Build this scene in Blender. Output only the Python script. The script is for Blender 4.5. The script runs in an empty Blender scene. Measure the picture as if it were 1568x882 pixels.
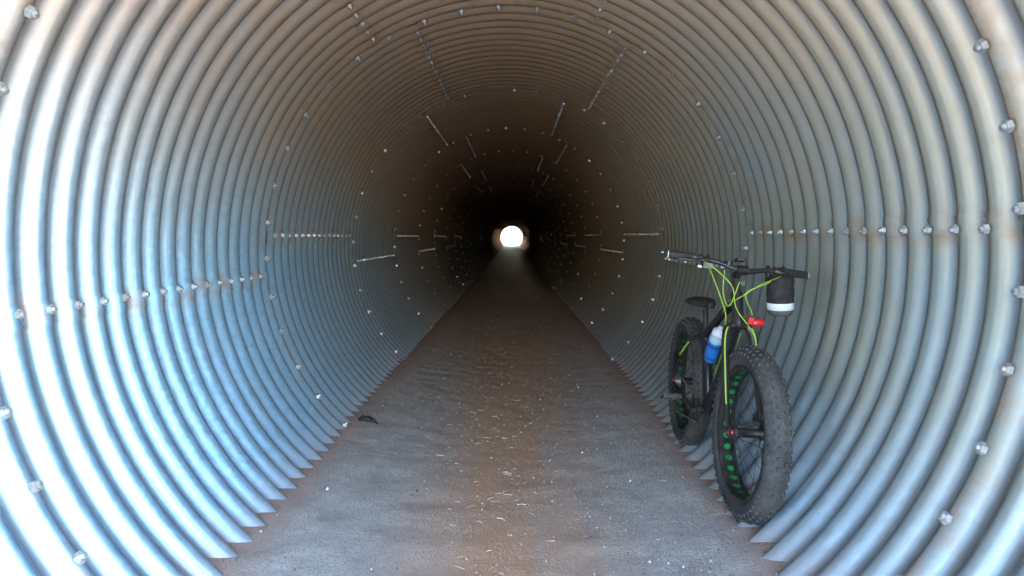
import bpy, math, random
import numpy as np
from mathutils import Vector, Matrix, Quaternion, noise as mnoise
random.seed(7)
rad = math.radians
R0, AMP, PITCH, Y0 = 1.50, 0.0285, 0.1524, 2.05
RING = PITCH*16
YS, YE = Y0-RING*2, Y0+RING*41      # tunnel start behind the camera, far mouth ~102 m
# unseen near mouth, skewed to light the -X wall and shade the +X wall
MB0, MZ, MX = -1.02, 0.40, 0.98
def mouth_y(z, x=0.0): return MB0+MZ*z+MX*x

# ------------------------------------------------------------------ materials
def new_mat(name):
    m = bpy.data.materials.new(name); m.use_nodes = True
    nt = m.node_tree; nt.nodes.clear()
    out = nt.nodes.new('ShaderNodeOutputMaterial')
    b = nt.nodes.new('ShaderNodeBsdfPrincipled')
    nt.links.new(b.outputs[0], out.inputs[0])
    return m, nt, b
def N(nt, t, **kw):
    n = nt.nodes.new(t)
    for k, v in kw.items(): setattr(n, k, v)
    return n
def noise_node(nt, vec, scale, detail=3, rough=0.55):
    n = N(nt, 'ShaderNodeTexNoise'); n.inputs['Scale'].default_value = scale
    n.inputs['Detail'].default_value = detail; n.inputs['Roughness'].default_value = rough
    nt.links.new(vec, n.inputs['Vector']); return n.outputs[0]
def ramp(nt, fac, stops):
    r = N(nt, 'ShaderNodeValToRGB'); e = r.color_ramp.elements
    while len(e) < len(stops): e.new(0.5)
    for i, (p, c) in enumerate(stops):
        e[i].position = p; e[i].color = (c if len(c) == 4 else (*c, 1))
    nt.links.new(fac, r.inputs[0]); return r.outputs[0]
def mix(nt, fac, a, b, mode='MIX'):
    m = N(nt, 'ShaderNodeMix', data_type='RGBA', blend_type=mode)
    for s, v in ((m.inputs[0], fac), (m.inputs[6], a), (m.inputs[7], b)):
        if isinstance(v, (int, float)): s.default_value = v
        elif isinstance(v, tuple): s.default_value = (*v, 1)
        else: nt.links.new(v, s)
    return m.outputs[2]
def math_n(nt, op, a, b=None, c=None):
    m = N(nt, 'ShaderNodeMath', operation=op)
    for i, v in enumerate((a, b, c)):
        if v is None: continue
        if isinstance(v, (int, float)): m.inputs[i].default_value = v
        else: nt.links.new(v, m.inputs[i])
    return m.outputs[0]
def bump(nt, b, h, strength, dist=0.01):
    n = N(nt, 'ShaderNodeBump'); n.inputs['Strength'].default_value = strength
    n.inputs['Distance'].default_value = dist
    nt.links.new(h, n.inputs['Height']); nt.links.new(n.outputs[0], b.inputs['Normal'])
def simple(name, col, rough=0.5, metal=0.0, var=0.25, scale=40, dust=0.0, bmp=0.1, dustcol=(0.30, 0.22, 0.16)):
    m, nt, b = new_mat(name)
    tc = N(nt, 'ShaderNodeTexCoord').outputs['Object']
    n = noise_node(nt, tc, scale)
    c = ramp(nt, n, [(0.3, tuple(x*(1-var) for x in col)), (0.7, tuple(min(1, x*(1+var)) for x in col))])
    if dust > 0:
        n2 = noise_node(nt, tc, scale*0.35, 4)
        f = ramp(nt, n2, [(0.35, (0, 0, 0)), (0.75, (dust,)*3)])
        c = mix(nt, f, c, dustcol)
    nt.links.new(c, b.inputs['Base Color'])
    b.inputs['Roughness'].default_value = rough; b.inputs['Metallic'].default_value = metal
    if bmp: bump(nt, b, n, bmp, 0.002)
    return m

def steel_mat():
    m, nt, b = new_mat('galvanised_corrugated_steel')
    tc = N(nt, 'ShaderNodeTexCoord').outputs['Object']
    n1 = noise_node(nt, tc, 1.3, 3); n2 = noise_node(nt, tc, 35, 2)
    base = ramp(nt, n2, [(0.3, (0.25, 0.44, 0.60)), (0.7, (0.35, 0.56, 0.74))])
    base = mix(nt, ramp(nt, n1, [(0.35, (0, 0, 0)), (0.7, (0.5,)*3)]), base, (0.29, 0.42, 0.50))
    sep = N(nt, 'ShaderNodeSeparateXYZ'); nt.links.new(tc, sep.inputs[0])
    # shade in the corrugation troughs, painted into the base colour
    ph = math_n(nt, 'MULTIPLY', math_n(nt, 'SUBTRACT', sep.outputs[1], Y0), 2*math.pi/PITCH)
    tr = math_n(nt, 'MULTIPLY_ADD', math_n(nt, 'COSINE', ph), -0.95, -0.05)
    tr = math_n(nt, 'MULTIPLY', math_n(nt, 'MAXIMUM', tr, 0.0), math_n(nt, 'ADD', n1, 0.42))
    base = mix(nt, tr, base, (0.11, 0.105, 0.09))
    # bounce light painted on: warm roof, dim olive +X side; also browner with depth
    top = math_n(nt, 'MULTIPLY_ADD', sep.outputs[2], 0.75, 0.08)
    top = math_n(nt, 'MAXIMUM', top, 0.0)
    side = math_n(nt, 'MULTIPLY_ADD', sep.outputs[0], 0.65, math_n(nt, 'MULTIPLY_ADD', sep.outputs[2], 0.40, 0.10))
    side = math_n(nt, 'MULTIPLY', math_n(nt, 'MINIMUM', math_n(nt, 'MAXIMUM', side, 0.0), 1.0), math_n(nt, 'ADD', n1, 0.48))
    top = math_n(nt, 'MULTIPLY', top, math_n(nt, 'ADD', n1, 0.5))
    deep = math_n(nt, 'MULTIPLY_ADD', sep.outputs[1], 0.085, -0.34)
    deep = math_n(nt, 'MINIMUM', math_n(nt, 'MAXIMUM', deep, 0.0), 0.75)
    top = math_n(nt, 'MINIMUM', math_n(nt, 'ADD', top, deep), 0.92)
    ridge = math_n(nt, 'MULTIPLY_ADD', tr, -0.8, 1.0)
    base = mix(nt, math_n(nt, 'MULTIPLY', side, ridge), base, (0.31, 0.295, 0.235))
    base = mix(nt, math_n(nt, 'MULTIPLY', top, ridge), base, (0.60, 0.41, 0.25))
    low = math_n(nt, 'MULTIPLY_ADD', sep.outputs[2], -5.0, -4.7)
    low = math_n(nt, 'MULTIPLY', math_n(nt, 'MINIMUM', math_n(nt, 'MAXIMUM', low, 0.0), 1.0), math_n(nt, 'ADD', n2, 0.1))
    base = mix(nt, low, base, (0.34, 0.22, 0.15))
    at = N(nt, 'ShaderNodeAttribute', attribute_name='rust')
    rn = noise_node(nt, tc, 11, 3, 0.6)
    rf = math_n(nt, 'MULTIPLY', at.outputs['Fac'], ramp(nt, rn, [(0.42, (0, 0, 0)), (0.64, (1, 1, 1))]))
    base = mix(nt, rf, base, (0.33, 0.16, 0.07))
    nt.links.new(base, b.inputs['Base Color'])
    met = math_n(nt, 'MULTIPLY_ADD', math_n(nt, 'MAXIMUM', math_n(nt, 'MULTIPLY', rf, 0.7), math_n(nt, 'MAXIMUM', low, tr)), -0.7, 0.78)
    nt.links.new(met, b.inputs['Metallic'])
    r = math_n(nt, 'MULTIPLY_ADD', n2, 0.20, 0.28)
    nt.links.new(r, b.inputs['Roughness'])
    bump(nt, b, n2, 0.14, 0.003)
    return m
STEEL = steel_mat()
BOLT = simple('galvanised_bolt', (0.52, 0.54, 0.54), 0.42, 0.5, 0.25, 60, 0.6, 0.0, (0.34, 0.22, 0.14))

def floor_mat():
    m, nt, b = new_mat('packed_dirt_floor')
    tc = N(nt, 'ShaderNodeTexCoord').outputs['Object']
    sep = N(nt, 'ShaderNodeSeparateXYZ'); nt.links.new(tc, sep.inputs[0])
    big = noise_node(nt, tc, 0.9, 3); mid = noise_node(nt, tc, 7, 6, 0.75); fine = noise_node(nt, tc, 110, 3, 0.7)
    mp = N(nt, 'ShaderNodeMapping'); mp.inputs['Scale'].default_value = (1, 0.12, 1); nt.links.new(tc, mp.inputs[0])
    streak = noise_node(nt, mp.outputs[0], 7, 3)
    base = ramp(nt, mid, [(0.32, (0.43, 0.375, 0.335)), (0.66, (0.70, 0.63, 0.57))])
    base = mix(nt, ramp(nt, fine, [(0.34, (0.8,)*3), (0.52, (0, 0, 0))]), base, (0.27, 0.24, 0.21))
    ax = math_n(nt, 'ABSOLUTE', math_n(nt, 'ADD', sep.outputs[0], math_n(nt, 'MULTIPLY_ADD', big, 0.3, -0.16)))
    f = math_n(nt, 'MULTIPLY_ADD', ax, -2.1, 1.15)
    f = math_n(nt, 'MAXIMUM', f, 0.0)
    f = math_n(nt, 'MULTIPLY', f, math_n(nt, 'MULTIPLY_ADD', streak, 1.8, 0.0))
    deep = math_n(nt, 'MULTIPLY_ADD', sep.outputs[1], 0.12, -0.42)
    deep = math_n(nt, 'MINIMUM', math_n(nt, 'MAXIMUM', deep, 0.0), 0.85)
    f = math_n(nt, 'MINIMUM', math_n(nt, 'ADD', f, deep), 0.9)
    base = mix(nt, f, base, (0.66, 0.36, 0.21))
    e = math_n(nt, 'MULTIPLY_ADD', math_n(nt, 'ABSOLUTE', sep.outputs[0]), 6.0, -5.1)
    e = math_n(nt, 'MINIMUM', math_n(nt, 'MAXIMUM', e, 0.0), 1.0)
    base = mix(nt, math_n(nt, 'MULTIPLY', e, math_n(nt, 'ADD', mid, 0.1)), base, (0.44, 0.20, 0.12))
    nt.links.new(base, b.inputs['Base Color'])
    b.inputs['Roughness'].default_value = 0.55
    h = math_n(nt, 'ADD', math_n(nt, 'MULTIPLY', mid, 2.0), fine)
    bump(nt, b, h, 0.75, 0.014)
    return m
FLOOR = floor_mat()
def earth_mat(name, a, c, d):
    m, nt, b = new_mat(name)
    tc = N(nt, 'ShaderNodeTexCoord').outputs['Object']
    n1 = noise_node(nt, tc, 0.35, 3); n2 = noise_node(nt, tc, 6, 4, 0.7)
    base = mix(nt, ramp(nt, n1, [(0.4, (0,)*3), (0.6, (1,)*3)]), a, c)
    base = mix(nt, ramp(nt, n2, [(0.4, (0,)*3), (0.7, (0.7,)*3)]), base, d)
    nt.links.new(base, b.inputs['Base Color']); b.inputs['Roughness'].default_value = 0.9
    bump(nt, b, n2, 0.7, 0.05); return m
EARTH = earth_mat('red_earth', (0.42, 0.29, 0.18), (0.36, 0.25, 0.15), (0.48, 0.36, 0.24))
BANK = earth_mat('embankment_scrub', (0.14, 0.11, 0.055), (0.07, 0.075, 0.035), (0.20, 0.16, 0.09))

# ------------------------------------------------------------------ mesh builder
class MB:
    def __init__(s): s.v = []; s.f = []; s.m = []; s.s = []; s.T = Matrix.Identity(4)
    def add(s, vs, fs, mat=0, smooth=True):
        o = len(s.v); s.v += [tuple(s.T @ Vector(v)) for v in vs]
        for f in fs: s.f.append(tuple(i+o for i in f)); s.m.append(mat); s.s.append(smooth)
    def sweep(s, pts, r, segs=10, mat=0, caps=True, flat=None):
        pts = [Vector(p) for p in pts]; n = len(pts)
        rs = r if isinstance(r, (list, tuple)) else [r]*n
        vs = []; prev = None
        for i, p in enumerate(pts):
            t = (pts[min(i+1, n-1)]-pts[max(i-1, 0)]).normalized()
            if prev is None:
                a = Vector((0, 0, 1)) if abs(t.z) < 0.9 else Vector((1, 0, 0))
                u = (a - t*a.dot(t)).normalized()
            else: u = (prev - t*prev.dot(t)).normalized()
            prev = u; w = t.cross(u)
            for k in range(segs):
                a = 2*math.pi*k/segs
                vs.append(p + (u*math.cos(a) + w*math.sin(a))*rs[i])
        fs = []
        for i in range(n-1):
            for k in range(segs):
                k2 = (k+1) % segs
                fs.append((i*segs+k, i*segs+k2, (i+1)*segs+k2, (i+1)*segs+k))
        s.add(vs, fs, mat, segs > 6)
        if caps:
            s.add(vs[:segs], [tuple(reversed(range(segs)))], mat, False)
            s.add(vs[-segs:], [tuple(range(segs))], mat, False)
    def lathe(s, c, axis, prof, segs=48, mat=0, close=False, smooth=True):
        c = Vector(c); ax = Vector(axis).normalized()
        a = Vector((0, 0, 1)) if abs(ax.z) < 0.9 else Vector((1, 0, 0))
        u = (a-ax*a.dot(ax)).normalized(); w = ax.cross(u)
        vs = []; m = len(prof)
        for k in range(segs):
            an = 2*math.pi*k/segs; d = u*math.cos(an)+w*math.sin(an)
            for (h, r) in prof: vs.append(c+ax*h+d*r)
        fs = []
        for k in range(segs):
            k2 = (k+1) % segs
            for j in range(m if close else m-1):
                j2 = (j+1) % m
                fs.append((k*m+j, k*m+j2, k2*m+j2, k2*m+j))
        s.add(vs, fs, mat, smooth)
    def box(s, c, X, Y, Z, mat=0, taper=1.0):
        c, X, Y, Z = map(Vector, (c, X, Y, Z)); vs = []
        for k in (-1, 1):
            t = taper if k > 0 else 1
            for (i, j) in ((-1, -1), (1, -1), (1, 1), (-1, 1)): vs.append(c+X*i*t+Y*j*t+Z*k)
        s.add(vs, [(3, 2, 1, 0), (4, 5, 6, 7), (0, 1, 5, 4), (1, 2, 6, 5), (2, 3, 7, 6), (3, 0, 4, 7)], mat, False)
    def obj(s, name, mats, parent=None):
        me = bpy.data.meshes.new(name); me.from_pydata(s.v, [], s.f)
        for m in mats: me.materials.append(m)
        me.polygons.foreach_set('material_index', s.m); me.polygons.foreach_set('use_smooth', s.s)
        me.update(); o = bpy.data.objects.new(name, me); bpy.context.collection.objects.link(o)
        if parent: o.parent = parent
        return o
def spline(P, n=8):
    P = [Vector(p) for p in P]; out = []
    for i in range(len(P)-1):
        p0 = P[max(i-1, 0)]; p1 = P[i]; p2 = P[i+1]; p3 = P[min(i+2, len(P)-1)]
        for k in range(n):
            t = k/n
            out.append(0.5*((2*p1)+(p2-p0)*t+(2*p0-5*p1+4*p2-p3)*t*t+(3*p1-p0-3*p2+p3)*t**3))
    out.append(P[-1]); return out

# ------------------------------------------------------------------ tunnel
def seam_angles(k):
    return [5.0, 69, 122, 185.5] if k % 2 == 0 else [-4.0, 60, 112, 176]
def wall_r(y):
    k = math.floor((y-Y0)/RING)
    return R0 - AMP*math.cos(2*math.pi*(y-Y0)/PITCH) + (0.005 if k % 2 else 0.0)
def np_wall_r(y):
    k = np.floor((y-Y0)/RING+1e-6)
    return R0 - AMP*np.cos(2*np.pi*(y-Y0)/PITCH) + np.where(k % 2 == 1, 0.004, 0.0)
tunnel = bpy.data.objects.new('corrugated_steel_tunnel', None); bpy.context.collection.objects.link(tunnel)
def tube_section(name, y0, y1, per, nang):
    n = int(round((y1-y0)/PITCH))*per
    y = np.linspace(y0, y1, n+1); r = np_wall_r(y)
    a = np.linspace(0, 2*np.pi, nang, endpoint=False)
    # slight out-of-round and small dents of the plates
    rr = r[:, None] + 0.005*np.sin(3*a[None, :]+y[:, None]*0.4) + 0.002*np.sin(7*a[None, :]+y[:, None]*2.3)*np.sin(y[:, None]*1.7)
    V = np.stack([rr*np.cos(a), np.repeat(y[:, None], nang, 1), rr*np.sin(a)], -1).reshape(-1, 3)
    i = np.arange(n)[:, None]*nang; k = np.arange(nang)[None, :]; k2 = (k+1) % nang
    F = np.stack([i+k, i+k2, i+nang+k2, i+nang+k], -1).reshape(-1, 4)
    cen = V[F].mean(1)
    F = F[cen[:, 1] > mouth_y(cen[:, 2], cen[:, 0])]
    me = bpy.data.meshes.new(name); me.vertices.add(len(V)); me.vertices.foreach_set('co', V.ravel())
    me.loops.add(F.size); me.loops.foreach_set('vertex_index', F.ravel())
    me.polygons.add(len(F)); me.polygons.foreach_set('loop_start', np.arange(0, F.size, 4))
    me.polygons.foreach_set('loop_total', np.full(len(F), 4))
    me.update(calc_edges=True); me.polygons.foreach_set('use_smooth', np.ones(len(F), bool))
    yy = V[:, 1]; ang = np.degrees(np.arctan2(V[:, 2], V[:, 0])) % 360
    ph = ((yy-Y0)/RING) % 1.0; dr = np.minimum(ph, 1-ph)*RING
    rust = np.clip(1-dr/0.07, 0, 1)*0.6
    kk = np.floor((yy-Y0)/RING+1e-6).astype(int) % 2
    for par in (0, 1):
        for s in seam_angles(par):
            d = np.abs((ang-s+180) % 360-180)*np.pi/180*R0
            rust = np.maximum(rust, np.where(kk == par, np.clip(1-d/0.08, 0, 1), 0))
    rust = np.maximum(rust, 0.07)
    at = me.attributes.new('rust', 'FLOAT', 'POINT'); at.data.foreach_set('value', rust.astype(np.float32))
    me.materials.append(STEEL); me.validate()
    o = bpy.data.objects.new(name, me); bpy.context.collection.objects.link(o); o.parent = tunnel
ya, yb = Y0+RING*5, Y0+RING*14
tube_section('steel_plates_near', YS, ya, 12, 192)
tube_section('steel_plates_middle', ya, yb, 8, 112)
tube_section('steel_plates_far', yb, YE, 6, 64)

mb = MB()
for k in range(-1, 14):
    for s in seam_angles(k):
        n = 16*12; vs = []; fs = []
        for i in range(n+1):
            y = Y0+k*RING+RING*i/n; rr = np_wall_r(np.array([min(y, Y0+(k+1)*RING-1e-4)]))[0]
            for j, (da, dr_) in enumerate(((-1.0, -0.0045), (0.4, -0.005), (1.8, -0.0045))):
                a = rad(s+da); q = rr+dr_+0.005*math.sin(3*a+y*0.4)+0.002*math.sin(7*a+y*2.3)*math.sin(y*1.7)
                vs.append((q*math.cos(a), y, q*math.sin(a)))
        for i in range(n):
            if vs[i*3][1] < mouth_y(vs[i*3][2], vs[i*3][0]): continue
            for j in range(2): fs.append((i*3+j, i*3+j+1, i*3+3+j+1, i*3+3+j))
        mb.add(vs, fs, 0, True)
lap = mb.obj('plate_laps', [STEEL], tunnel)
at = lap.data.attributes.new('rust', 'FLOAT', 'POINT')
at.data.foreach_set('value', np.full(len(lap.data.vertices), 0.6, np.float32))

def bolt(mb, ang, y, r, sc=1.0):
    a = rad(ang); n = Vector((-math.cos(a), 0, -math.sin(a)))
    c = Vector((r*math.cos(a), y, r*math.sin(a)))+n*-0.002
    if y < mouth_y(c.z, c.x)+.03: return
    t = Vector((0, 1, 0)); w = n.cross(t); ph = random.random()*3
    def ring(rr, h, k): return [c+n*h+(t*math.cos(ph+2*math.pi*i/k)+w*math.sin(ph+2*math.pi*i/k))*rr for i in range(k)]
    k = 6
    vs = ring(0.020*sc, 0.0, k)+ring(0.018*sc, 0.017*sc, k)+ring(0.010*sc, 0.017*sc, k)+ring(0.009*sc, 0.027*sc, k)
    fs = [(j*k+i, j*k+(i+1) % k, (j+1)*k+(i+1) % k, (j+1)*k+i) for j in range(3) for i in range(k)]
    fs.append(tuple(3*k+i for i in range(k)))
    mb.add(vs, fs, 0, False)
mb = MB()
for k in range(-1, 12):
    yr = Y0+k*RING
    if k >= 0:
        for i in range(40):
            a = i*9+3.5*(k % 2)-2.0
            if 228 < a % 360 < 312: continue
            bolt(mb, a+random.uniform(-.3, .3), yr, wall_r(yr)-0.002, 1.0 if k < 4 else .8)
    if k < 8:
        for s in seam_angles(k):
            for i in range(16):
                y = yr+(i+0.0)*PITCH
                if i: bolt(mb, s-0.2, y, wall_r(y)-0.006, 0.85)
                y2 = y+PITCH/2
                bolt(mb, s+1.0, y2, wall_r(y2)-0.006, 0.7)
mb.obj('seam_bolts', [BOLT], tunnel)

# ------------------------------------------------------------------ floor, ground, embankment
def floor_z(x, y):
    z = -1.17+0.085*(x/1.05)**2
    z += 0.012*mnoise.noise(Vector((x*1.3, y*0.5, 3)))+0.008*mnoise.noise(Vector((x*6, y*6, 1)))
    return z
def grid_obj(name, xs, ys, fz, mat):
    vs = [(x, y, fz(x, y)) for y in ys for x in xs]; n = len(xs)
    fs = [(j*n+i, j*n+i+1, (j+1)*n+i+1, (j+1)*n+i) for j in range(len(ys)-1) for i in range(n-1)]
    mb = MB(); mb.add(vs, fs); return mb.obj(name, [mat])
xs = [-1.22+2.44*i/60 for i in range(61)]
ys = []; y = YS-0.25
while y < YE+0.2: ys.append(y); y += 0.04 if y < 10 else (0.12 if y < 30 else 0.6)
def fz2(x, y):
    z = floor_z(x, y)
    if y < YS: z -= 0.05*(YS-y)/0.25
    if y > YE: z -= 0.05
    return z
grid_obj('dirt_path', xs, ys, fz2, FLOOR)
gx = [-900, -300, -100, -40]+[-20+2*i for i in range(21)]+[40, 100, 300, 900]
gy = [-900, -300, -100, -40]+[-20+2*i for i in range(9)]+[-2, 0, 20, 50, 80, 104]+[106+2*i for i in range(8)]+[140, 200, 400, 1000]
grid_obj('ground', gx, gy, lambda x, y: -1.23+(0.05*mnoise.noise(Vector((x*.3, y*.3, 0))) if abs(x) > 3 and (y < -3 or y > 108) and abs(x) < 30 else 0), EARTH)
ZT = 8.0
def bank_face(mb, fy, seed):
    zb, xw = -1.3, 60.0; nA = 128; nR = 22; vs = []; fs = []
    for i in range(nA):
        a = 2*math.pi*(i+0.5)/nA; dx, dz = math.cos(a), math.sin(a)
        t = 1e9
        if dx: t = min(t, xw/abs(dx))
        t = min(t, (ZT if dz > 0 else -zb)/abs(dz))
        t = max(t, 1.56)
        for j in range(nR+1):
            r = 1.545+(t-1.545)*(j/nR)**1.8
            x, z = r*dx, r*dz
            yy = fy(x, z)
            if 0 < j < nR: yy += 0.12*mnoise.noise(Vector((x*.9, z*.9, seed)))
            vs.append((x, yy, z))
    for i in range(nA):
        i2 = (i+1) % nA
        for j in range(nR): fs.append((i*(nR+1)+j, i*(nR+1)+j+1, i2*(nR+1)+j+1, i2*(nR+1)+j))
    mb.add(vs, fs)
fn = lambda x, z: mouth_y(z, x)+.12
ff = lambda x, z: YE-.12-(z+1.25)*.75
mb = MB(); bank_face(mb, fn, 1.0); bank_face(mb, ff, 7.0)
mb.add([(-60, fn(-60, ZT)-.02, ZT), (60, fn(60, ZT)-.02, ZT), (60, ff(0, ZT)+.02, ZT), (-60, ff(0, ZT)+.02, ZT)], [(0, 1, 2, 3)])
mb.obj('embankment', [BANK])  # out of view; near face skewed and raised to keep sky off the +X wall

# small stones and straw
mb = MB()
for i in range(1700):
    y = 2.2+random.random()**1.6*12; x = random.choice([random.gauss(0.5, .28), random.uniform(-1, 1), random.gauss(-.1, .2)])
    if abs(x) > 1.0: continue
    s = random.uniform(0.0018, 0.0058)*(1.7 if random.random() < .06 else 1); z = floor_z(x, y)+s*.4
    q = Quaternion((random.random(), random.random(), random.random(), random.random()+.1)).normalized()
    V = [q @ Vector(v)*s*random.uniform(.7, 1.2)+Vector((x, y, z)) for v in ((1, 0, 0), (-1, 0, 0), (0, 1, 0), (0, -1, 0), (0, 0, .8), (0, 0, -.8))]
    mb.add(V, [(0, 2, 4), (2, 1, 4), (1, 3, 4), (3, 0, 4), (2, 0, 5), (1, 2, 5), (3, 1, 5), (0, 3, 5)], random.choice([0, 0, 1, 2]), False)
mb.obj('gravel', [simple('stone_grey', (.30, .29, .28)), simple('stone_pale', (.65, .63, .60)), simple('stone_dark', (.08, .07, .07))])
mb = MB()
for i in range(200):
    y = 2.3+random.random()**1.3*9; x = random.gauss(-0.08, .16) if random.random() < .75 else random.uniform(-.9, .9)
    a = random.gauss(0.1, .5) if random.random() < .7 else random.uniform(0, 3.14)
    L = random.uniform(.006, .025); d = Vector((math.cos(a), math.sin(a), 0))*L
    c = Vector((x, y, floor_z(x, y)+.004)); m_ = c+Vector((random.uniform(-.003, .003), random.uniform(-.003, .003), .002))
    mb.sweep([c-d, m_, c+d], random.uniform(.0007, .0013), 4, 0)
mb.obj('straw_litter', [simple('dry_straw', (.74, .66, .55), .7)])

# black rag at left floor edge
mb = MB(); vs = []; nx, ny = 22, 8
for j in range(ny+1):
    for i in range(nx+1):
        u = i/nx; v = j/ny
        x = -0.97+u*0.13+0.01*math.sin(v*5); y = 4.70-0.02*u+0.05*math.sin(u*3)+(v-.5)*(0.10-0.05*abs(u-.45)*2)
        e = min(1, 4*u, 4*(1-u), 3.5*v+.05, 3.5*(1-v)+.05)
        z = floor_z(x, y)+0.003+e*(0.022+0.02*mnoise.noise(Vector((u*6, v*3, 2))))
        vs.append((x, y, z))
fs = [(j*(nx+1)+i, j*(nx+1)+i+1, (j+1)*(nx+1)+i+1, (j+1)*(nx+1)+i) for j in range(ny) for i in range(nx)]
mb.add(vs, fs); mb.obj('black_rag', [simple('black_cloth', (.018, .018, .02), .9, 0, .4, 200, .2)])

# ------------------------------------------------------------------ fat bike
BLK = simple('black_paint', (.010, .010, .012), .3, 0, .3, 30, .12)
LIME = simple('lime_paint', (.38, .56, .045), .4, 0, .1, 30, .1)
RUB = simple('dusty_rubber', (.042, .040, .040), .8, 0, .3, 25, .5, .3, (.13, .11, .09))
ALU = simple('aluminium', (.55, .55, .56), .35, .9, .15, 50, .2)
DK = simple('black_anodised', (.016, .016, .018), .4, .2, .3, 50, .2)
GRN = simple('green_rim_strip', (.015, .27, .07), .5, 0, .15, 30)
REDM = simple('red_anodised', (.60, .025, .025), .4, .1, .1, 30)
GRIP = simple('grip_rubber', (.014, .014, .014), .8, 0, .3, 80, .2)
WHT = simple('white_plastic', (.70, .71, .71), .4, 0, .06, 30, .1)
BLU = simple('blue_bottle_plastic', (.02, .18, .58), .3, 0, .15, 20)
CLR = simple('pale_bottle_plastic', (.36, .52, .62), .3, 0, .1, 20)
FAB = simple('black_bag_fabric', (.010, .010, .011), .8, 0, .4, 120, .1, .4)
OLV = simple('olive_fabric', (.08, .08, .055), .8, 0, .3, 90, .2)

LEAN, STEER, YAW = 2.2, 3.0, 1.0
cx, cyf = 1.020, 3.05
WB = 1.11; Fh = Vector((.67, 0, .37)); Rh = Vector((-.44, 0, .37)); BB = Vector((0, 0, .31))
zc = floor_z(cx, cyf)-0.004
M = (Matrix.Translation((cx, cyf, zc)) @ Matrix.Rotation(rad(-90-YAW), 4, 'Z') @ Matrix.Rotation(rad(-LEAN), 4, 'X')
     @ Matrix.Translation((-.67, 0, 0)))
bike = bpy.data.objects.new('fat_bike', None); bpy.context.collection.objects.link(bike); bike.matrix_world = M
ht = rad(69); d = Vector((-math.cos(ht), 0, math.sin(ht))); nf = Vector((math.sin(ht), 0, math.cos(ht)))
A0 = Fh-nf*.051
crown = A0+d*.475; hbot = crown+d*.012; htop = hbot+d*.150; stemp = htop+d*.075
ST = Matrix.Translation(A0) @ Matrix.Rotation(rad(STEER), 4, d) @ Matrix.Translation(-A0)

def kid(mb, name, mats):
    o = mb.obj(name, mats); o.parent = bike; return o

def wheel(c, T, name, rear=False):
    c = Vector(c)
    mb = MB(); mb.T = T
    RM, rm = .319, .0475
    prof = [(math.sin(a)*rm*1.06, RM+math.cos(a)*rm) for a in [2*math.pi*i/24 for i in range(24)]]
    mb.lathe(c, (0, 1, 0), prof, 96, 0, close=True)
    nk = 58
    for i in range(nk):
        for row, al in enumerate((-68, -42, -15, 15, 42, 68)):
            a = 2*math.pi*(i+(.5 if row % 2 else 0))/nk; al_ = rad(al)
            er = Vector((math.cos(a), 0, math.sin(a))); et = Vector((-math.sin(a), 0, math.cos(a))); ey = Vector((0, 1, 0))
            nn = er*math.cos(al_)+ey*math.sin(al_); tt = ey*math.cos(al_)-er*math.sin(al_)
            p = c+er*RM+er*math.cos(al_)*rm+ey*math.sin(al_)*rm*1.06+nn*.0022
            mb.box(p, et*(.0085 if abs(al) < 60 else .006), tt*.0062, nn*.0042, 0, .8)
    kid(mb, name+'_tire', [RUB])
    mb = MB(); mb.T = T
    w = .039; ri = .268
    mb.lathe(c, (0, 1, 0), [(-w, ri+.020), (-w, ri+.006), (-w+.006, ri), (w-.006, ri), (w, ri+.006), (w, ri+.020), (w-.004, ri+.020), (w-.004, ri+.010), (-w+.004, ri+.010), (-w+.004, ri+.020)], 96, 0, close=True, smooth=False)
    for i in range(32):
        a = 2*math.pi*(i+.5)/32
        er = Vector((math.cos(a), 0, math.sin(a))); et = Vector((-math.sin(a), 0, math.cos(a))); ey = Vector((0, 1, 0))
        k = 14; rr = ri-.0012
        p = c+er*rr
        mb.add([p+et*math.cos(q)*.0135+ey*math.sin(q)*.016 for q in [2*math.pi*j/k for j in range(k)]], [tuple(range(k))], 1, False)
    kid(mb, name+'_rim', [DK, GRN])
    mb = MB(); mb.T = T
    hw = .062 if not rear else .075
    mb.lathe(c, (0, 1, 0), [(-hw-.012, .001), (-hw-.012, .012), (-hw, .014), (-hw+.004, .031), (-hw+.009, .031), (-hw+.016, .020), (hw-.016, .020), (hw-.009, .031), (hw-.004, .031), (hw, .014), (hw+.012, .012), (hw+.012, .001)], 28, 0)
    mb.lathe(c, (0, 1, 0), [(-hw-.026, .001), (-hw-.026, .009), (-hw-.012, .014), (-hw-.008, .015)], 16, 1)
    for i in range(32):
        side = 1 if i % 2 else -1; a = 2*math.pi*i/32
        b_ = a+(0.55 if (i//2) % 2 else -0.55)
        p1 = c+Vector((math.cos(b_)*.029, side*(hw-.006), math.sin(b_)*.029)); p2 = c+Vector((math.cos(a)*.270, side*.012, math.sin(a)*.270))
        mb.sweep([p1, p2], .0013, 4, 0, False)
        mb.sweep([p2+(p1-p2).normalized()*.016, p2], .0024, 5, 0, False)
    kid(mb, name+'_hub_and_spokes', [DK, REDM])
    mb = MB(); mb.T = T
    yd = hw+.006
    mb.lathe(c, (0, 1, 0), [(yd, .062), (yd+.002, .062), (yd+.002, .08), (yd, .08)], 48, 0, True, False)
    for i in range(6):
        a = i*math.pi/3
        mb.sweep([c+Vector((math.cos(a)*.02, yd+.001, math.sin(a)*.02)), c+Vector((math.cos(a+.4)*.064, yd+.001, math.sin(a+.4)*.064))], .003, 6, 0)
    mb.box(c+Vector((-.065, yd, .055)), (.022, 0, .012), (0, .016, 0), (-.008, 0, .016), 1)
    kid(mb, name+'_disc_brake', [ALU, DK])

wheel(Fh, ST, 'front_wheel'); wheel(Rh, Matrix.Identity(4), 'rear_wheel', True)

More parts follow.
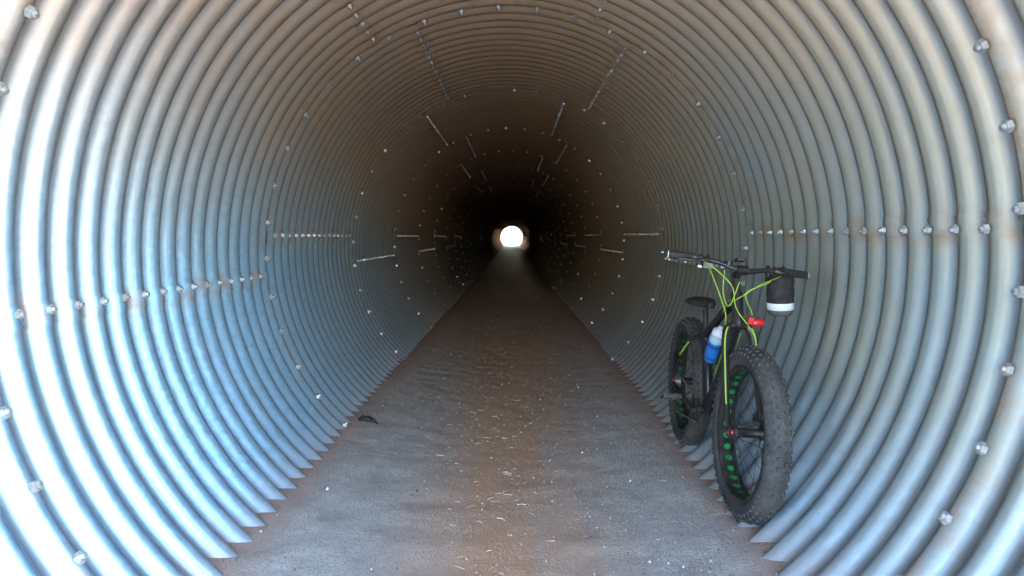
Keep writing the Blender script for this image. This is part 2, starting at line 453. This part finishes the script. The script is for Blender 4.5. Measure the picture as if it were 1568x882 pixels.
mb = MB(); mb.T = ST
for s in (-1, 1):
    P = spline([Fh+Vector((-.004, s*.076, .0)), A0+d*.10+Vector((.012, s*.073, 0)), A0+d*.30+Vector((0, s*.067, 0)), A0+d*.42+Vector((0, s*.062, 0)), crown+Vector((0, s*.042, 0)), crown+Vector((0, 0, .006))], 6)
    n = len(P); mb.sweep(P, [.010+.007*min(1, i/(n*.6)) for i in range(n)], 12, 0, True)
    mb.box(Fh+Vector((-.004, s*.080, 0)), (.017, 0, 0), (0, .006, 0), (0, 0, .02), 0)
    Pl = [p+nf*(.0125+.004*min(1, i/12))+Vector((0, s*.006, 0)) for i, p in enumerate(P[7:24])]
    mb.sweep(Pl, .0034, 6, 1)
mb.sweep([crown-d*.004, crown+d*.02], .028, 16, 0)
kid(mb, 'fork', [BLK, LIME])
mb = MB(); mb.T = ST
bar_c = stemp+nf*.075+d*.008
mb.sweep([htop, stemp+d*.02], .0185, 16, 0); mb.sweep([stemp+d*.0, stemp+nf*.06+d*.006, bar_c], [.019, .017, .021], 12, 0)
mb.sweep([bar_c+Vector((0, -.025, 0)), bar_c+Vector((0, .025, 0))], .022, 14, 0)
kid(mb, 'stem', [BLK])
mb = MB(); mb.T = ST
def hb(s): return [bar_c+Vector((0, s*y, 0))+Vector((x, 0, z)) for y, x, z in ((0, 0, 0), (.045, 0, 0), (.10, -.006, .010), (.17, -.018, .014), (.24, -.035, .012), (.318, -.055, .008))]
L = hb(1); Rr = hb(-1)
for i, p in enumerate(L): p.z -= .016*(i/5)
for i, p in enumerate(Rr): p.z += .045*(i/5)
P = spline(list(reversed(Rr))+L[1:], 6); n = len(P)
mb.sweep(P, [.0155-.0045*min(1, abs(i/(n-1)-.5)*5) for i in range(n)], 12, 0)
for H in (L, Rr):
    a, b_ = H[5], H[4]; u = (b_-a).normalized()
    mb.sweep([a-u*.003+u*k*.01 for k in range(12)], [.0165+.0012*(k % 2) for k in range(12)], 12, 1)
    mb.sweep([a-u*.007, a-u*.003], .0165, 12, 2)
    mb.sweep([a+u*.108, a+u*.117], .0185, 12, 0)
    c = a+u*.140
    mb.sweep([c-u*.008, c+u*.008], .018, 12, 0)
    f = Vector((1, 0, -.25)).normalized()
    mb.sweep([c+f*.015+u*.03, c+f*.03+u*.01, c+f*.034-u*.03], [.011, .012, .008], 10, 0)
    mb.sweep(spline([c+f*.034-u*.01, c+f*.055-u*.04, c+f*.052-u*.10, c+f*.058-u*.125], 5), .0055, 8, 0)
    c2 = a+u*.17
    mb.sweep([c2-u*.006, c2+u*.006], .0165, 12, 0)
    mb.box(c2+Vector((.004, 0, -.03)), u*.022, (.017, 0, 0), (0, 0, .012), 0)
    mb.box(c2+Vector((-.018, 0, -.042))-u*.02, u*.018, (.012, 0, .004), (0, 0, .003), 3)
mb.sweep([bar_c+Vector((.0, -.06, .02)), bar_c+Vector((0, -.06, .038))], [.018, .016], 16, 0)
mb.box(bar_c+Vector((-.03, .0, .045)), (.026, 0, .004), (0, .019, 0), (-.001, 0, .007), 0)
kid(mb, 'handlebar', [DK, GRIP, WHT, ALU])
mb = MB(); mb.T = ST
bc = bar_c
def cab(P, m=0, r=.0021): mb.sweep(spline(P, 8), r, 6, m)
lR, lL = Rr[4], L[4]
cab([lR+Vector((.03, .05, -.01)), bc+Vector((.08, -.15, .005)), bc+Vector((.095, -.07, -.07)), bc+Vector((.06, -.03, -.17)), crown+Vector((.035, .06, -.03)), crown+Vector((.03, .09, -.16)), Fh+Vector((-.03, .1, .08))])
cab([lL+Vector((.03, -.05, -.01)), bc+Vector((.075, .14, -.02)), bc+Vector((.10, .05, -.06)), bc+Vector((.06, -.035, -.13)), htop+Vector((.0, -.04, -.06)), htop+Vector((-.07, -.035, -.10))])
cab([lR+Vector((.02, .09, -.03)), bc+Vector((.06, -.12, -.09)), bc+Vector((.05, -.075, -.19)), bc+Vector((0, -.055, -.25)), htop+Vector((-.06, -.025, -.12))])
cab([lL+Vector((.02, -.09, -.03)), bc+Vector((.06, .10, -.05)), bc+Vector((.08, .0, -.10)), bc+Vector((.04, .05, -.2)), htop+Vector((-.05, .025, -.1))])
cab([bc+Vector((.07, -.10, .0)), bc+Vector((.09, -.105, -.10)), bc+Vector((.05, -.06, -.16)), bc+Vector((.045, -.02, -.05))], 0, .0022)
kid(mb, 'brake_and_shift_cables', [LIME])

mb = MB()
mb.sweep([hbot, hbot+d*.012, hbot+d*.06, htop-d*.012, htop], [.028, .029, .026, .028, .028], 18, 0)
su = Vector((-math.cos(rad(73)), 0, math.sin(rad(73)))); stt = BB+su*.43
mb.sweep([BB, stt], .019, 14, 0)
tt0 = htop-d*.03; tt1 = BB+su*.39
mb.sweep(spline([tt0, tt0*.5+tt1*.5+Vector((0, 0, .008)), tt1], 6), [.021]*13, 14, 0)
dt0 = hbot+d*.03
mb.sweep(spline([dt0, dt0*.55+BB*.45+Vector((.012, 0, -.014)), BB], 6), [.027]*13, 14, 0)
for s in (-1, 1):
    mb.sweep(spline([BB+Vector((-.02, s*.045, 0)), BB+Vector((-.10, s*.072, .008)), Rh+Vector((.14, s*.080, -.03)), Rh+Vector((0, s*.095, -.004))], 6), .011, 10, 0)
    mb.sweep(spline([tt1+Vector((-.005, s*.015, -.01)), tt1+Vector((-.06, s*.062, -.03)), Rh+Vector((.12, s*.078, .16)), Rh+Vector((.0, s*.095, .01))], 6), .009, 10, 0)
    mb.box(Rh+Vector((0, s*.095, 0)), (.02, 0, 0), (0, .004, 0), (0, 0, .022), 0)
    mb.sweep([tt1+Vector((-.07, s*.072, -.05)), Rh+Vector((.13, s*.088, .175))], .005, 6, 1)
    p0 = dt0.lerp(BB, .12)+Vector((.01, s*.0225, -.01)); p1 = dt0.lerp(BB, .6)+Vector((.01, s*.0225, -.01))
    mb.sweep([p0, p0.lerp(p1, .5)+Vector((.004, 0, -.004)), p1], .0065, 6, 1)
mb.sweep([BB+Vector((0, -.055, 0)), BB+Vector((0, .055, 0))], .024, 16, 0)
kid(mb, 'frame', [BLK, LIME])
mb = MB()
mb.sweep([stt-su*.05, stt+su*.10], .0145, 12, 0)
mb.sweep([stt-su*.004, stt+su*.014], .022, 14, 0)
sc = stt+su*.115
for s in (-1, 1):
    mb.sweep(spline([sc+Vector((-.11, s*.03, .01)), sc+Vector((-.05, s*.022, -.008)), sc+Vector((.05, s*.022, -.008)), sc+Vector((.13, s*.01, .012))], 4), .0035, 6, 1)
kid(mb, 'seatpost', [DK, ALU])
mb = MB(); vs = []; nl, nr = 16, 12
for i in range(nl+1):
    t = i/nl; x = -.13+.27*t
    hw = .07*(1-min(1, t*1.5))**.8*.98+.018+.010*math.sin(t*3.14) if t < .66 else .018+.008*math.sin(t*3.14)
    if i == 0: hw *= .75
    if i == nl: hw *= .5
    zz = .028+.014*(1-t)**2+.004*t*t
    for k in range(nr+1):
        a = math.pi*k/nr; cc = math.cos(a)
        vs.append(sc+Vector((x, hw*cc, zz-.032*(1-max(0, math.sin(a))**.5)-.0)))
fs = [(i*(nr+1)+k, i*(nr+1)+k+1, (i+1)*(nr+1)+k+1, (i+1)*(nr+1)+k) for i in range(nl) for k in range(nr)]
mb.add(vs, fs); o = kid(mb, 'saddle', [GRIP]); sm = o.modifiers.new('s', 'SOLIDIFY'); sm.thickness = .012
mb = MB(); yc = -.058
mb.lathe(BB+Vector((0, yc, 0)), (0, 1, 0), [(-.002, .052), (.002, .052), (.002, .064), (-.002, .064)], 60, 0, True, False)
for i in range(32):
    a = 2*math.pi*i/32; e = Vector((math.cos(a), 0, math.sin(a)))
    mb.box(BB+Vector((0, yc, 0))+e*.066, Vector((-e.z, 0, e.x))*.003, (0, .0015, 0), e*.004, 0, .6)
for i in range(5):
    a = 2*math.pi*i/5+.3
    mb.sweep([BB+Vector((0, yc, 0)), BB+Vector((math.cos(a)*.056, yc, math.sin(a)*.056))], .006, 6, 0)
ca = rad(172); cd = Vector((math.cos(ca), 0, math.sin(ca)))
for s in (-1, 1):
    e = cd*s*-1
    p0 = BB+Vector((0, s*.075, 0)); p1 = p0+e*.17+Vector((0, s*.016, 0))
    mb.sweep([p0-e*.012, p0, p0.lerp(p1, .5), p1, p1+e*.012], [.012, .016, .012, .012, .008], 10, 0)
    mb.sweep([BB, p0], .013, 10, 0)
    mb.sweep([p1, p1+Vector((0, s*.11, 0))], .006, 8, 3)
    c = p1+Vector((0, s*.062, 0)); tl = .35
    X = Vector((math.cos(tl), 0, math.sin(tl))); Z = Vector((-math.sin(tl), 0, math.cos(tl)))
    for q in (-1, 1):
        mb.box(c+X*q*.042, X*.005, (0, .048, 0), Z*.008, 0)
        mb.box(c+Vector((0, q*.046, 0)), X*.040, (0, .004, 0), Z*.007, 0)
        mb.box(c+Vector((0, q*.018, 0)), X*.040, (0, .003, 0), Z*.005, 0)
    for qx in (-.042, 0, .042):
        for qy in (-.04, -.013, .013, .04):
            for qz in (-1, 1): mb.sweep([c+X*qx+Vector((0, qy, 0)), c+X*qx+Vector((0, qy, 0))+Z*qz*.014], .0018, 5, 3, True)
for k, rr in enumerate((.055, .049, .043, .037, .031, .025)):
    mb.lathe(Rh+Vector((0, -.058-.0045*k, 0)), (0, 1, 0), [(-.001, .02), (.001, .02), (.001, rr), (-.001, rr)], 36, 3, True, False)
yk = -.066
mb.sweep([BB+Vector((0, yc, .066)), Rh+Vector((0, yk, .044))], .0042, 6, 3)
j1 = Rh+Vector((.02, yk-.01, -.075)); j2 = Rh+Vector((.04, yk-.008, -.15))
mb.sweep([BB+Vector((0, yc, -.066)), j2+Vector((0, 0, -.016))], .0042, 6, 3)
for j in (j1, j2): mb.lathe(j, (0, 1, 0), [(-.004, .002), (-.004, .018), (.004, .018), (.004, .002)], 16, 0, False, False)
mb.box((j1+j2)/2+Vector((0, -.008, 0)), (.012, 0, .003), (0, .002, 0), (j2-j1)*.55, 0)
mb.box(Rh+Vector((.0, yk-.022, -.04)), (.014, 0, 0), (0, .012, 0), (.01, 0, .03), 0)
kid(mb, 'crank_pedals_and_drivetrain', [DK, BLK, ALU, ALU])
mb = MB(); mb.T = ST
lc = crown+Vector((.055, .055, .03))
mb.lathe(lc+Vector((0, .012, 0)), (0, 1, .1), [(-.030, .001), (-.030, .013), (-.023, .018), (.018, .018), (.026, .012), (.028, .001)], 20, 0)
mb.box(lc+Vector((-.02, -.006, .01)), (.012, 0, 0), (0, .02, 0), (0, 0, .014), 1)
mb.box(lc+Vector((0, -.022, .008)), (.010, 0, 0), (0, .012, 0), (0, 0, .015), 0)
kid(mb, 'red_light', [REDM, DK])
mb = MB()
po = BB+Vector((.055, -.012, .07))
mb.sweep([po, po+su*.02, po+su*.21, po+su*.23, po+su*.30], [.016, .021, .021, .017, .013], 14, 0)
kid(mb, 'frame_pump', [BLK])

mb = MB()
dd = (dt0-BB).normalized(); up = Vector((-dd.z, 0, dd.x)); b0 = BB+dd*.34+up*.052+Vector((0, -.044, 0))
mb.lathe(b0, dd, [(0, .002), (0, .033), (.006, .0365), (.07, .0365), (.08, .033), (.095, .033), (.105, .0365), (.135, .0365)], 28, 0)
mb.lathe(b0, dd, [(.135, .0365), (.16, .0355), (.172, .028)], 28, 1)
mb.lathe(b0, dd, [(.170, .029), (.172, .0315), (.195, .0305), (.203, .016), (.205, .012), (.222, .012), (.226, .007), (.226, .001)], 24, 2)
o = mb.obj('water_bottle', [BLU, CLR, WHT]); o.matrix_world = M
mb = MB()
for k in (.03, .11): mb.lathe(b0, dd, [(k, .038), (k+.006, .038)], 24, 0)
mb.sweep([b0-up*.030+Vector((0, .022, 0)), b0+dd*.13-up*.030+Vector((0, .022, 0))], .008, 6, 0); kid(mb, 'bottle_cage', [DK])
mb = MB(); mb.T = ST
bc2 = bar_c+Vector((.017, .172, -.022)); ax = Vector((-.05, .10, -1)).normalized()
mb.lathe(bc2, ax, [(-.012, .001), (-.012, .040), (.0, .055), (.02, .059), (.045, .056), (.052, .060), (.085, .0585), (.092, .055), (.10, .058), (.112, .058)], 30, 0)
mb.lathe(bc2, ax, [(.112, .058), (.114, .0595), (.142, .0585), (.144, .056)], 30, 1)
mb.lathe(bc2, ax, [(.144, .056), (.158, .054), (.168, .046), (.172, .03), (.172, .001)], 30, 2)
for s in (-.04, .03):
    mb.sweep(spline([bc2+Vector((.0, s, -.03)), bc2+Vector((-.03, s, .03)), bc2+Vector((-.055, s, .045)), bc2+Vector((-.065, s, .01)), bc2+Vector((-.05, s, -.03))], 5), .006, 6, 0)
o = mb.obj('handlebar_bag', [FAB, WHT, OLV]); o.matrix_world = M

# ------------------------------------------------------------------ added scatter volume, stands in for bloom around the far exit
hm = bpy.data.materials.new('exit_bloom_volume'); hm.use_nodes = True; nt = hm.node_tree; nt.nodes.clear()
vo = nt.nodes.new('ShaderNodeOutputMaterial'); vs_ = nt.nodes.new('ShaderNodeVolumeScatter')
vs_.inputs['Color'].default_value = (1, .60, .42, 1); vs_.inputs['Density'].default_value = .045; vs_.inputs['Anisotropy'].default_value = .92
nt.links.new(vs_.outputs[0], vo.inputs['Volume'])
mb = MB(); mb.lathe((0, 0, 0), (0, 1, 0), [(55, .001), (55, 1.42), (101, 1.42), (101, .001)], 24, 0, False, False)
mb.obj('exit_bloom_haze', [hm])

# ------------------------------------------------------------------ light
az, el = 78, 42
sv = Vector((math.sin(rad(az))*math.cos(rad(el)), math.cos(rad(az))*math.cos(rad(el)), math.sin(rad(el))))
sl = bpy.data.lights.new('sun', 'SUN'); sl.energy = 6; sl.angle = rad(.5); sl.color = (1, .93, .80)
so = bpy.data.objects.new('sun', sl); so.rotation_mode = 'QUATERNION'; so.rotation_quaternion = sv.to_track_quat('Z', 'Y'); bpy.context.collection.objects.link(so)
w = bpy.data.worlds.new('World'); bpy.context.scene.world = w; w.use_nodes = True
nt = w.node_tree; bg = nt.nodes['Background']
sk = nt.nodes.new('ShaderNodeTexSky'); sk.sky_type = 'NISHITA'; sk.sun_disc = False
sk.sun_elevation = rad(el); sk.sun_rotation = rad(az); sk.dust_density = 0.6; sk.ozone_density = 1.0
nt.links.new(sk.outputs[0], bg.inputs[0]); bg.inputs[1].default_value = 4.4

cam = bpy.data.cameras.new('camera'); cam.sensor_width = 36; cam.lens = 25.7; cam.clip_start = .05; cam.clip_end = 3000
co = bpy.data.objects.new('camera', cam); co.location = (.036, 0, .10)
co.rotation_euler = (rad(90-4.03), 0, 0); bpy.context.collection.objects.link(co)
sc_ = bpy.context.scene; sc_.camera = co
sc_.view_settings.view_transform = 'Standard'; sc_.view_settings.look = 'None'; sc_.view_settings.exposure = 0
